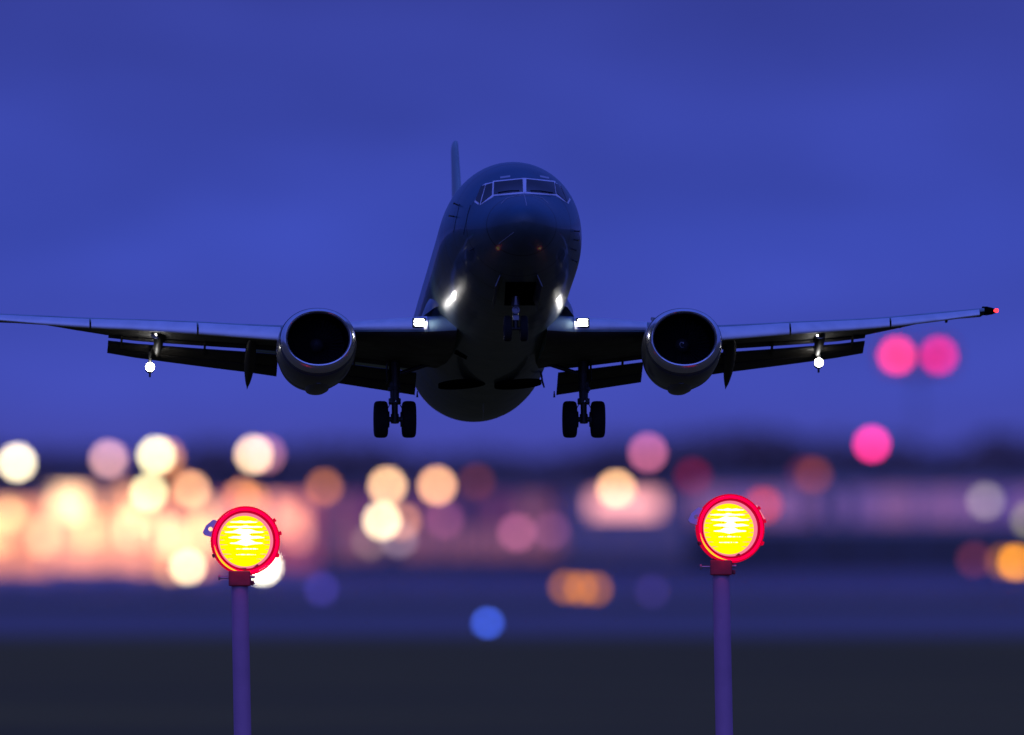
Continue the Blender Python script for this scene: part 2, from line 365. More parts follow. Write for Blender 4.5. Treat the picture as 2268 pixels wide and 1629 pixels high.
for sx, col, st in ((-1, (1, .03, .12), 1.0), (1, (.86, .0, .12), .8)):
    r = disc * .3 / 2; g = MB()
    g.lathe((sx * 46.5 * kk, 0, mc.z), (0, 0, 1), [(-r * math.cos(a), max(.002, r * math.sin(a))) for a in [math.pi * i / 10 for i in range(11)]], 20)
    g.build('warning_lamp', lampmat(col, st / .09, 'red_warning_light'), ms)

# ------------------------------------------------------------------ red lamps on poles in front
M_redplast = mat('red_plastic_housing', (.35, .01, .02), .35, coat=.3, noise=(3, .8, 1.2, .1))
M_pole = mat('painted_pole', (.46, .21, .34), .55, noise=(1.2, .88, 1.1, .08), bump=.1)
M_clamp = mat('clamp_red', (.30, .02, .03), .45, noise=(4, .7, 1.2, .1), bump=.2)
M_bolt = mat('steel_bolt', (.5, .45, .5), .35, metal=.8)
M_lug = mat('pale_lug', (.75, .6, .8), .45)
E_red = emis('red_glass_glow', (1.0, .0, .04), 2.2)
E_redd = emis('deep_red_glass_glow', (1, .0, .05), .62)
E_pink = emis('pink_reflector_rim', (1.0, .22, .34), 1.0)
def lensmat():
    m = bpy.data.materials.new('ribbed_lens_glow'); m.use_nodes = True; n = m.node_tree.nodes; l = m.node_tree.links; n.clear()
    o = n.new('ShaderNodeOutputMaterial'); e = n.new('ShaderNodeEmission'); l.new(e.outputs[0], o.inputs[0])
    e.inputs[0].default_value = (1.25, 1.0, .0, 1); e.inputs[1].default_value = 1.0
    return m
E_lens = lensmat(); E_rib = emis('hot_prism_glow', (1.3, 1.25, .95), 1.3)
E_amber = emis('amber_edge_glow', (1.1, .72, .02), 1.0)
def red_lamp(u, v, upole0, vtop, upole1, label, seed, yaw):
    rnd = random.Random(seed); hc = at(u, v, S)
    base = at(upole1 + (upole1 - upole0) * .25 + 0, HZ + CAMZ * PXM, S); top = at(upole0, vtop, S)
    e = empty('approach_light', (base.x, S, 0)); tag(e, label, 'airfield light', group='red lamps on poles in front')
    o3 = lambda x, y, z: (x, y, z)
    tx = top.x - base.x; tz = top.z
    pm = MB(); pm.tube((0, 0, 0), (tx, 0, tz - .05), .235, .225, 40); pm.tube((0, 0, 0), (0, 0, .06), .6, .6, 40)
    pm.build('pole', M_pole, e)
    # clamp
    cm = MB(); cm.box((tx + .0, 0, tz + .10), (.58, .6, .40)); cm.box((tx - .02, 0, tz + .335), (.42, .4, .09))
    cm.box((tx + .33, .0, tz - .02), (.1, .3, .12)); 
    T = Matrix.Translation((tx + .38, .0, tz + .33)) @ Matrix.Rotation(R(-38), 4, 'Y'); cm.box((0, 0, 0), (.34, .26, .13), T)
    co = cm.build('clamp', M_clamp, e, bevel=.03, smooth=False)
    sp_ = bpy.data.lights.new('red_spill', 'POINT'); sp_.energy = 3; sp_.color = (1, .02, .06); sp_.shadow_soft_size = .03
    so = bpy.data.objects.new('red_spill', sp_); C.objects.link(so); so.parent = e; so.location = (tx + .05, -.75, tz + .42)  # added point light standing in for the lamp's red spill on the clamp
    bm_ = MB(); bm_.tube((tx - .52, -.1, tz + .12), (tx - .28, -.1, tz + .12), .028, n=12); bm_.tube((tx - .56, -.1, tz + .12), (tx - .51, -.1, tz + .12), .07, n=6)
    bm_.tube((tx + .28, -.1, tz + .14), (tx + .4, -.1, tz + .14), .04, n=12); bm_.build('bolt', M_bolt, co)
    # head
    hx, hz = hc.x - base.x, hc.z
    H = Matrix.Translation((hx, -.1, hz)) @ Matrix.Rotation(R(yaw), 4, 'Z') @ Matrix.Rotation(R(-4), 4, 'X')
    def L_(prof, n=96, caps=False):
        q = MB(); q.lathe((0, 0, 0), (0, 1, 0), prof, n, caps)
        q.v = [tuple(H @ Vector(p)) for p in q.v]; return q
    L_([(.06, .80), (.35, .86), (.75, .78), (.95, .55), (1.0, .02)]).build('housing', M_redplast, e)
    # serrated outer rim
    q = MB(); n = 150; rings = []
    for y_, r_ in ((-.06, .862), (-.10, .885), (-.04, .905), (.16, .905), (.20, .87)):
        rings.append([(math.cos(2*math.pi*i/n) * (r_ + (.010 if i % 2 else 0)), y_, math.sin(2*math.pi*i/n) * (r_ + (.010 if i % 2 else 0))) for i in range(n)])
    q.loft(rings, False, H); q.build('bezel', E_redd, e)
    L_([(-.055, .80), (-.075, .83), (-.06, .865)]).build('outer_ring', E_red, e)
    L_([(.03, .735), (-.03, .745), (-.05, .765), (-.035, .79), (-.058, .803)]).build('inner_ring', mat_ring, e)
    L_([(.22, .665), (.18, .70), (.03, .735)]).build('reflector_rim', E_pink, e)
    # ribbed lens, slightly domed
    q = MB(); nn = 40
    rr = [(.20 - .05 * (1 - (i / 10.) ** 2), .67 * i / 10. + .002) for i in range(10, -1, -1)]
    q.lathe((0, 0, 0), (0, 1, 0), rr, 64, False); q.v = [tuple(H @ Vector(p)) for p in q.v]
    ln = q.build('lens', E_lens, e)
    # prism ribs catching the bulb
    q = MB()
    rows = [(.50, .36, .030), (.37, .47, .030), (.235, .52, .052), (.09, .48, .050), (-.06, .44, .050), (-.21, .30, .014), (-.36, .26, .012)]
    for z_, hw, th in rows:
        hw2 = min(hw, math.sqrt(.64 ** 2 - z_ ** 2)) ; m_ = 42; up = []; dn = []
        off = rnd.uniform(-.04, .05)
        for i in range(m_ + 1):
            t = i / m_ * 2 - 1
            env = (1 - abs(t) ** 1.5) ** .8
            core = 1.1 * math.exp(-((t * hw2 + .02) / .13) ** 2) if th > .04 else 0
            a_ = th * (env + core) * (1 + .35 * math.sin(t * 9 + z_ * 20)) + .004 + .006 * rnd.random()
            b_ = th * (.55 * env + .6 * core) + .006 * rnd.random() + .003
            if th < .02 and rnd.random() < .35: a_ = b_ = .001
            xx = off + hw2 * t
            up.append((xx, 0, z_ + a_)); dn.append((xx, 0, z_ - b_))
        def dome(p): r2 = (p[0]**2 + p[2]**2) / .67**2; return (p[0], .15 + .05 * r2 - .015, p[2])
        vs_ = [dome(p) for p in up] + [dome(p) for p in dn]
        q.add(vs_, [(i, i + 1, m_ + 2 + i, m_ + 1 + i) for i in range(m_)], H)
    q.mi = 1
    # thin dark grooves between the prisms
    for i in range(9):
        z_ = -.5 + i * .125 + .03; hw = math.sqrt(max(.01, .655 ** 2 - z_ ** 2))
        for sx in (-1, 1):
            a = sx * hw; b = sx * (hw - rnd.uniform(.08, .2))
            def dd(x, z): return (x, .15 + .05 * (x*x + z*z) / .67**2 - .012, z)
            q.add([dd(a, z_ - .012), dd(b, z_ - .002), dd(b, z_ + .002), dd(a, z_ + .014)], [(0, 1, 2, 3)], H)
    q.build('prism_ribs', [E_rib, E_pink], ln, smooth=False)
    # crescent of amber light escaping at the lower left edge
    q = MB(); n = 40; a0, a1 = R(188), R(262)
    vs_ = []
    for i in range(n + 1):
        a = a0 + (a1 - a0) * i / n; tk = .045 * math.sin(math.pi * i / n) + .004
        for r_ in (.845 - tk / 2, .845 + tk / 2): vs_.append((r_ * math.cos(a), -.082, r_ * math.sin(a)))
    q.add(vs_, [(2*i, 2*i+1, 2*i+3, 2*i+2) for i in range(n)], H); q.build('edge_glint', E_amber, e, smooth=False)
    # lug plate with a hole, upper left
    q = MB(); T = H @ Matrix.Rotation(R(22), 4, 'Y') ; n = 24
    outer = [(-1.13, -.22), (-1.06, -.27), (-.82, -.24), (-.82, .22), (-1.00, .20), (-1.12, -.02)]
    ring_o = []; ring_i = []
    import itertools
    cx_, cz_, rh = -.97, -.06, .06
    per = []
    for i in range(len(outer)):
        a, b = outer[i], outer[(i + 1) % len(outer)]
        for t in range(4): per.append((a[0] + (b[0]-a[0])*t/4, a[1] + (b[1]-a[1])*t/4))
    vs_ = []
    for y_ in (0.0, .06):
        for (px, pz) in per:
            vs_.append((px, y_, pz))
        for (px, pz) in per:
            ang = math.atan2(pz - cz_, px - cx_); vs_.append((cx_ + rh * math.cos(ang), y_, cz_ + rh * math.sin(ang)))
    m_ = len(per); fs = []
    for i in range(m_):
        j = (i + 1) % m_
        fs += [(i, j, m_ + j, m_ + i), (2*m_ + i, 3*m_ + i, 3*m_ + j, 2*m_ + j), (i, 2*m_ + i, 2*m_ + j, j), (m_ + i, m_ + j, 3*m_ + j, 3*m_ + i)]
    q.add(vs_, fs, T); q.build('lug', M_lug, e, smooth=False)
    # retaining clips round the rim
    for a in (35, 12, 205, 335):
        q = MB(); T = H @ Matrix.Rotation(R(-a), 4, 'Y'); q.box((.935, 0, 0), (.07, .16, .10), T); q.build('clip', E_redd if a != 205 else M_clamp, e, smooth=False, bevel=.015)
    if seed == 2:   # wire clip along the upper right
        q = MB(); a, b = R(42), R(14); q.tube(H @ Vector((.93*math.cos(a), -.05, .93*math.sin(a))), H @ Vector((.95*math.cos(b), -.05, .95*math.sin(b))), .018, n=10); q.build('wire_clip', E_pink, e)
    return e
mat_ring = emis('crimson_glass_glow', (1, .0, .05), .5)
red_lamp(544, 1198, 531, 1290, 541, 'red ringed lamp with glowing yellow lens on the left pole', 1, 7)
red_lamp(1618, 1171, 1597, 1266, 1608, 'red ringed lamp with glowing yellow lens on the right pole', 2, 12)

# ------------------------------------------------------------------ airplane
AX = (1140, 505)
TH, PS = R(10.15), R(3.4)
org = at(AX[0], AX[1], 597)
plane = empty('airplane', org, (-TH, 0, PS))
tag(plane, 'dark twin-engine jet airliner with wheels down and landing lights on, flying over the lamps', 'airplane')
PM = Matrix.Translation(org) @ Euler((-TH, 0, PS)).to_matrix().to_4x4(); PMI = PM.inverted()

def paint():
    m = bpy.data.materials.new('glossy_airliner_paint'); m.use_nodes = True; n = m.node_tree.nodes; l = m.node_tree.links; b = n['Principled BSDF']
    t = n.new('ShaderNodeTexCoord'); s = n.new('ShaderNodeSeparateXYZ'); l.new(t.outputs['Object'], s.inputs[0])
    # navy upper body, grey lower body; the wavy split imitates the reflected horizon
    a = n.new('ShaderNodeMapRange'); a.inputs['From Min'].default_value = -.45; a.inputs['From Max'].default_value = .05
    wq_ = n.new('ShaderNodeTexNoise'); wq_.inputs['Scale'].default_value = .8; l.new(t.outputs['Object'], wq_.inputs['Vector'])
    wa = n.new('ShaderNodeMath'); wa.operation = 'MULTIPLY_ADD'; wa.inputs[1].default_value = .5; l.new(wq_.outputs[0], wa.inputs[0]); l.new(s.outputs['Z'], wa.inputs[2])
    l.new(wa.outputs[0], a.inputs['Value'])
    mx = n.new('ShaderNodeMix'); mx.data_type = 'RGBA'; l.new(a.outputs[0], mx.inputs['Factor'])
    mx.inputs['A'].default_value = (.050, .072, .082, 1); mx.inputs['B'].default_value = (.018, .082, .145, 1)
    q = n.new('ShaderNodeTexNoise'); q.inputs['Scale'].default_value = 1.3; q.inputs['Detail'].default_value = 7; l.new(t.outputs['Object'], q.inputs['Vector'])
    r = n.new('ShaderNodeMapRange'); r.inputs['From Min'].default_value = .3; r.inputs['From Max'].default_value = .7; r.inputs['To Min'].default_value = .8; r.inputs['To Max'].default_value = 1.15
    l.new(q.outputs[0], r.inputs['Value'])
    # panel seams: thin rings along the body
    wv = n.new('ShaderNodeMath'); wv.operation = 'PINGPONG'; wv.inputs[1].default_value = .62; yo = n.new('ShaderNodeMath'); yo.inputs[1].default_value = .45; l.new(s.outputs['Y'], yo.inputs[0]); l.new(yo.outputs[0], wv.inputs[0])
    lt = n.new('ShaderNodeMath'); lt.operation = 'GREATER_THAN'; lt.inputs[1].default_value = .02; l.new(wv.outputs[0], lt.inputs[0])
    mr_ = n.new('ShaderNodeMapRange'); mr_.inputs['To Min'].default_value = .3; l.new(lt.outputs[0], mr_.inputs['Value'])
    mu = n.new('ShaderNodeMath'); mu.operation = 'MULTIPLY'; l.new(r.outputs[0], mu.inputs[0]); l.new(mr_.outputs[0], mu.inputs[1])
    v = n.new('ShaderNodeVectorMath'); v.operation = 'SCALE'; l.new(mx.outputs['Result'], v.inputs[0]); l.new(mu.outputs[0], v.inputs['Scale'])
    l.new(v.outputs[0], b.inputs['Base Color'])
    b.inputs['Roughness'].default_value = .38; b.inputs['Coat Weight'].default_value = .32; b.inputs['Specular IOR Level'].default_value = .15; b.inputs['Coat Roughness'].default_value = .05
    r2 = n.new('ShaderNodeMapRange'); r2.inputs['To Min'].default_value = .25; r2.inputs['To Max'].default_value = .5; l.new(q.outputs[0], r2.inputs['Value']); l.new(r2.outputs[0], b.inputs['Roughness'])
    q2 = n.new('ShaderNodeTexNoise'); q2.inputs['Scale'].default_value = 1.6; q2.inputs['Detail'].default_value = 2; l.new(t.outputs['Object'], q2.inputs['Vector'])
    bp = n.new('ShaderNodeBump'); bp.inputs['Strength'].default_value = .25; bp.inputs['Distance'].default_value = .03; l.new(q2.outputs[0], bp.inputs['Height'])
    l.new(bp.outputs[0], b.inputs['Normal']); l.new(bp.outputs[0], b.inputs['Coat Normal'])
    return m
M_paint = paint()
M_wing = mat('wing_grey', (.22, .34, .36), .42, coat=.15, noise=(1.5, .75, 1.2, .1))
M_under = mat('underside_shade', (.022, .018, .014), .6, noise=(2, .7, 1.2, .1))  # near-black: shade of flaps and wing undersides put into the colour
M_slat = mat('bare_aluminium', (.80, .80, .82), .42, metal=.6, noise=(2.2, .9, 1.06, .06))
M_lip = mat('polished_inlet_lip', (.82, .82, .84), .22, metal=.85, noise=(3, .92, 1.05, .04))
M_cowl = mat('engine_cowl_paint', (.06, .065, .075), .35, coat=.5, noise=(2, .8, 1.15, .08))
M_dark = mat('dark_cavity', (.003, .003, .003), .9, spec=.0)  # near-black: shade inside wells and inlets put into the colour
M_fan = mat('fan_titanium', (.03, .03, .035), .6, spec=.15)
M_rub = mat('tyre_rubber', (.012, .012, .012), .85, spec=.2)
M_gear = mat('gear_metal', (.03, .03, .03), .45, metal=.1, noise=(6, .6, 1.3, .1))
M_taxi = mat('taxi_light_glass', (.12, .12, .14), .3, metal=.8)
M_chrome = mat('gear_chrome', (.6, .6, .62), .2, metal=1)
M_glass = mat('cockpit_glass', (.010, .012, .014), .10, spec=.35, noise=(2, .6, 1.3, .03))
M_wframe = mat('window_surround_metal', (.72, .72, .80), .5)
M_seam = mat('panel_seam', (.012, .013, .018), .8)
M_white = mat('pale_marking', (.35, .38, .45), .5)
E_land = emis('landing_light_beam', (1, .97, .92), 90)
E_out = emis('outboard_light_beam', (1, .97, .92), 25)
E_small = emis('small_lamp', (1, .95, .85), 12)
E_nav = emis('red_navigation_light', (1, .03, .04), 3.5)

# station s (m from nose), half width, z top, z bottom, z of widest point
FT = [(0, .03, -.52, -.58, -.55), (.06, .20, -.36, -.74, -.55), (.25, .42, -.16, -.93, -.55), (.6, .67, .06, -1.12, -.54), (1.0, .88, .26, -1.28, -.50),
      (1.5, 1.09, .46, -1.43, -.42), (2.0, 1.27, .72, -1.55, -.32), (2.6, 1.45, 1.12, -1.67, -.20), (3.2, 1.58, 1.47, -1.77, -.10), (4.0, 1.71, 1.75, -1.87, -.02),
      (5.0, 1.82, 1.93, -1.95, 0), (6.2, 1.88, 2.0, -2.0, 0), (9, 1.88, 2.0, -2.0, 0), (19.8, 1.88, 2.0, -2.0, 0), (22, 1.84, 2.0, -1.86, .05),
      (24.5, 1.66, 1.98, -1.42, .25), (27, 1.34, 1.9, -.80, .5), (29.5, .88, 1.72, -.12, .8), (31.5, .42, 1.45, .55, 1.0), (32.4, .12, 1.2, .95, 1.07)]
def ring(s, n=72):
    a, zt, zb, zc = interp(FT, s); r = []
    for i in range(n):
        t = 2 * math.pi * i / n; c_, s_ = math.cos(t), math.sin(t)
        r.append((a * c_, s - 4, zc + (zt - zc if s_ > 0 else zc - zb) * s_))
    return r
ss = [0, .02, .06, .12, .2, .3] + [.3 + .15 * i for i in range(1, 40)] + [6.5 + i * .75 for i in range(35)] + [32.4]
ss = sorted(x for x in ss if x <= 32.4)
fb = MB(); fb.loft([ring(s) for s in ss], True); fus = fb.build('fuselage', M_paint, plane)
fus_bvh = BVHTree.FromPolygons([Vector(v) for v in fb.v], fb.f)
camL = PMI @ Vector((0, 0, CAMZ))
def hit(u, v, off=.01, bvh=None):
    d = (PMI @ at(u, v, 600)) - camL; d.normalize()
    loc, nrm, i, dist = (bvh or fus_bvh).ray_cast(camL, d)
    if loc is None: return None
    if nrm.dot(d) > 0: nrm = -nrm
    return loc + nrm * off
def patch(quad, nx=10, ny=6, off=.012, th=.0):
    """curved skin patch from four corner points given as seen from the front: a thin plate lying on the body"""
    (ax, ay), (bx, by), (cx, cy_), (dx, dy) = quad; q = MB(); pts = []; ok = True
    for lay in (off, -.02):
        for j in range(ny + 1):
            for i in range(nx + 1):
                s, t = i / nx, j / ny
                u = (ax*(1-s)+bx*s)*(1-t) + (dx*(1-s)+cx*s)*t; v = (ay*(1-s)+by*s)*(1-t) + (dy*(1-s)+cy_*s)*t
                p = hit(u, v, lay)
                if p is None: ok = False; p = pts[-1] if pts else Vector((0, 0, 0))
                pts.append(p)
    m_ = (nx+1)*(ny+1); fs = []
    for j in range(ny):
        for i in range(nx):
            a = j*(nx+1)+i; fs += [(a, a+1, a+nx+2, a+nx+1), (m_+a, m_+a+nx+1, m_+a+nx+2, m_+a+1)]
    edge = [i for i in range(nx+1)] + [j*(nx+1)+nx for j in range(1, ny+1)] + [ny*(nx+1)+i for i in range(nx-1, -1, -1)] + [j*(nx+1) for j in range(ny-1, 0, -1)]
    for i in range(len(edge)):
        a, b = edge[i], edge[(i+1) % len(edge)]; fs.append((a, m_+a, m_+b, b))
    q.add([tuple(p) for p in pts], fs); return q
def line(pts, wd_=.02, m=None, name='panel_line', parent=None, off=.006, sub=8, r=None):
    q = MB(); P3 = []
    for i in range(len(pts) - 1):
        for t in range(sub):
            s = t / sub; h_ = hit(pts[i][0]*(1-s)+pts[i+1][0]*s, pts[i][1]*(1-s)+pts[i+1][1]*s, off)
            if h_: P3.append(h_)
    h_ = hit(*pts[-1], off)
    if h_: P3.append(h_)
    for a, b in zip(P3, P3[1:]):
        if 1e-4 < (b - a).length < 1.0: q.tube(a, b, wd_ / 2, n=6)
    return q.build(name, m or M_seam, parent or fus)

# cockpit windows (corner points seen from the front), pale surround under each
WINS = [[(1095, 405), (1157, 398.5), (1158, 426), (1094, 432)],
        [(1166, 398.5), (1226, 405), (1230, 431), (1165, 426)],
        [(1077, 411), (1091, 407), (1090, 433), (1066, 452)],
        [(1228, 407), (1238, 411), (1254, 448), (1232, 430)],
        [(1066, 414), (1075, 411.5), (1063, 451), (1054, 445)],
        [(1240, 412), (1247, 416), (1260, 440), (1255, 449)]]
for wq in WINS:
    cxm = sum(p[0] for p in wq) / 4; cym = sum(p[1] for p in wq) / 4
    g = 3.2
    big = [(p[0] + (g if p[0] > cxm else -g), p[1] + (g if p[1] > cym else -g)) for p in wq]
    fo = patch(big, off=.010).build('cockpit_window', M_wframe, plane)
    patch(wq, off=.024).build('pane', M_glass, fo)
patch([(1158.5, 397), (1165, 397), (1165.5, 428), (1158.5, 428)], 3, 8, off=.03).build('windshield_post', M_wframe, plane)
for pts in ([(1105, 431), (1128, 427.5), (1150, 427)], [(1174, 427), (1196, 427.5), (1222, 431)]):
    line(pts, .03, M_dark, 'wiper', plane, off=.05)
line([(1161.5, 434), (1164, 444), (1166, 456)], .02, M_white, 'nose_seam')
line([(1110, 452), (1122, 440), (1145, 434), (1161, 433), (1180, 434), (1202, 440), (1215, 452)], .015, M_white, 'radome_seam')
for q_ in ([(1108, 392), (1130, 389), (1130, 393), (1108, 396)], [(1196, 389), (1216, 393), (1216, 397), (1196, 393)]):
    patch(q_, 5, 2, off=.006).build('eyebrow_panel', M_white, fus)
# forward door outline on the left flank, probes, static ports
line([(1018, 452), (1014, 470), (1009, 492), (1005, 515)], .01)
line([(1042, 455), (1036, 475), (1031, 500), (1027, 520)], .01)
for (u, v) in ((1272, 512), (1271, 531), (1266, 551), (1268, 576), (1049, 551), (1015, 455), (1006, 480)):
    a = hit(u, v, 0); 
    if a:
        o_ = hit(u, v, .13); q = MB(); q.tube(a, o_, .02, n=8); q.tube(o_ + Vector((0, .08, 0)), o_ + Vector((0, -.12, 0)), .018, .008, n=8); q.build('air_data_probe', M_gear, plane)
line([(1105, 540), (1122, 527), (1138, 515)], .012, M_white, 'lightning_strip')
line([(1070, 895), (1070, 912), (1070, 930)], .02, M_white, 'keel_seam')
# nose gear bay: dark recess plate on the belly with doors
patch([(1120, 625), (1195, 625), (1196, 676), (1117, 676)], 8, 8, off=.012).build('nose_gear_bay', M_dark, plane)
# oval wheel well shadows of the air-conditioning inlets
for q_ in ([(1010, 775), (1035, 790), (1033, 796), (1006, 783)], [(1225, 788), (1245, 772), (1250, 779), (1228, 796)]):
    patch(q_, 5, 3, off=.012).build('ram_air_inlet', M_dark, plane)

def P_(u, v, s):      # local point at station s that appears at (u, v)
    d = (PMI @ at(u, v, 600)) - camL; t = (s - 4 - camL.y) / d.y
    return camL + d * t

# wing-body fairing
fr = MB(); rings = []
for s, a, zb in ((9.4, 1.2, -1.95), (10.2, 1.75, -2.04), (11.5, 2.0, -2.10), (14.2, 2.04, -2.12), (15.8, 1.95, -2.08), (16.6, 1.7, -1.98)):
    rings.append([(a * math.cos(t), s - 4, -.95 + (.35 if math.sin(t) > 0 else -(-.95 - zb)) * math.sin(t)) for t in [2*math.pi*i/48 for i in range(48)]])
fr.loft(rings); fair = fr.build('belly_fairing', M_cowl, plane)
fair_bvh = BVHTree.FromPolygons([Vector(v) for v in fr.v], fr.f)
for sx in (-1, 1):   # dark plates painting the shade inside the open wheel wells
    q = MB(); n = 28; vs_ = []
    for lay, rr in ((-2.125, .60), (-2.02, .60)):
        for i in range(n): t = 2*math.pi*i/n; vs_.append((sx * .75 + rr * 1.05 * math.cos(t), 11.7 + rr * .8 * math.sin(t), lay + .16 * abs(.75 + rr*math.cos(t)*sx*sx) * .5))
    q.add(vs_, [tuple(range(n)), tuple(range(2*n-1, n-1, -1))] + [(i, n+i, n+(i+1) % n, (i+1) % n) for i in range(n)]); q.build('wheel_well_shade', M_dark, plane)

# wings -------------------------------------------------------------------
# span x, LE station, LE mid z, half thickness, fixed-wing TE station, TE z
WT = [(1.2, 10.05, -1.46, .43, 16.9, -1.34), (1.9, 10.4, -1.44, .40, 16.6, -1.30), (3.2, 11.1, -1.34, .31, 16.3, -1.20), (4.6, 11.85, -1.24, .22, 16.0, -1.08),
      (5.7, 12.5, -1.14, .18, 15.7, -.97), (7.9, 13.65, -.80, .155, 16.1, -.76), (10.2, 14.9, -.45, .13, 16.75, -.46), (11.8, 15.7, -.16, .11, 17.4, .0), (13.35, 16.5, .15, .085, 17.9, .24)]
def dzl(x, sd): return -.15 * max(0, (x - 9.8) / 3.5) if sd < 0 else 0     # the far wing tip hangs a little lower
def wsec(x):
    s0, z0, t, s1, z1 = interp(WT, x); c_ = s1 - s0; up = []; lo = []
    prof = [(0, 0), (.006, .34), (.02, .58), (.05, .80), (.11, .95), (.25, 1.0), (.45, .85), (.7, .5), (1, .12)]
    for f, h_ in prof: up.append((x, s0 + f * c_ - 4, z0 + (z1 - z0) * f + h_ * t))
    for f, h_ in reversed(prof[1:]): lo.append((x, s0 + f * c_ - 4, z0 + (z1 - z0) * f - h_ * t * .95))
    return up + lo
xs = [1.2, 1.6, 1.9, 2.5, 3.2, 3.9, 4.6, 5.2, 5.7, 6.8, 7.9, 9, 10.2, 11, 11.8, 12.6, 13.2, 13.35]
def slab(x0, x1, f, n=6):
    """two-surface tapered panel between spans; f(x) gives (s0,z0,s1,z1,thick)"""
    q = MB(); rings = []
    for i in range(n + 1):
        x = x0 + (x1 - x0) * i / n; s0, z0, s1, z1, th = f(abs(x))
        dx, dz = s1 - s0, z1 - z0; l_ = math.hypot(dx, dz); nx, nz = -dz / l_, dx / l_
        r = []
        for t, h_ in ((0, 0), (.03, .55), (.12, .95), (.35, 1), (.7, .55), (1, .08)): r.append((x, s0 + dx*t + nx*h_*th - 4, z0 + dz*t + nz*h_*th))
        for t, h_ in ((.98, -.05), (.7, -.35), (.35, -.65), (.12, -.7), (.03, -.4)): r.append((x, s0 + dx*t + nx*h_*th - 4, z0 + dz*t + nz*h_*th))
        rings.append(r)
    q.loft(rings); return q
def flapdef(kind):
    # x: wing TE station, z ; vane / main / aft end points
    def f(x):
        s0, z0, t, s1, z1 = interp(WT, x)
        if kind[0] == 'out': k_ = (x - 5.6) / 4.5; dp = .62 - .27 * k_; E = 1.2 - .3 * k_
        else: k_ = (x - 1.9) / 2.25; dp = .64 - .08 * k_; E = 1.15
        A = (s1 - .12, z1 - .035); B = (s1 + .18 * E, z1 - .05 - .16 * dp); Cc = (s1 + .68 * E, z1 - .06 - .62 * dp); D = (s1 + E, z1 - dp)
        if kind[1] == 'vane': return (A[0], A[1], B[0], B[1] + .035, .03)
        if kind[1] == 'main': return (B[0] - .02, B[1] - .055, Cc[0], Cc[1], .05)
        return (Cc[0] - .05, Cc[1] + .004, D[0], D[1], .025)
    return f
def box_between(q, a, b, w_, h_):
    a = Vector(a); b = Vector(b); d = b - a; l_ = d.length; T = Matrix.Translation((a + b) / 2) @ d.to_track_quat('Y', 'Z').to_matrix().to_4x4(); q.box((0, 0, 0), (w_, l_, h_), T)
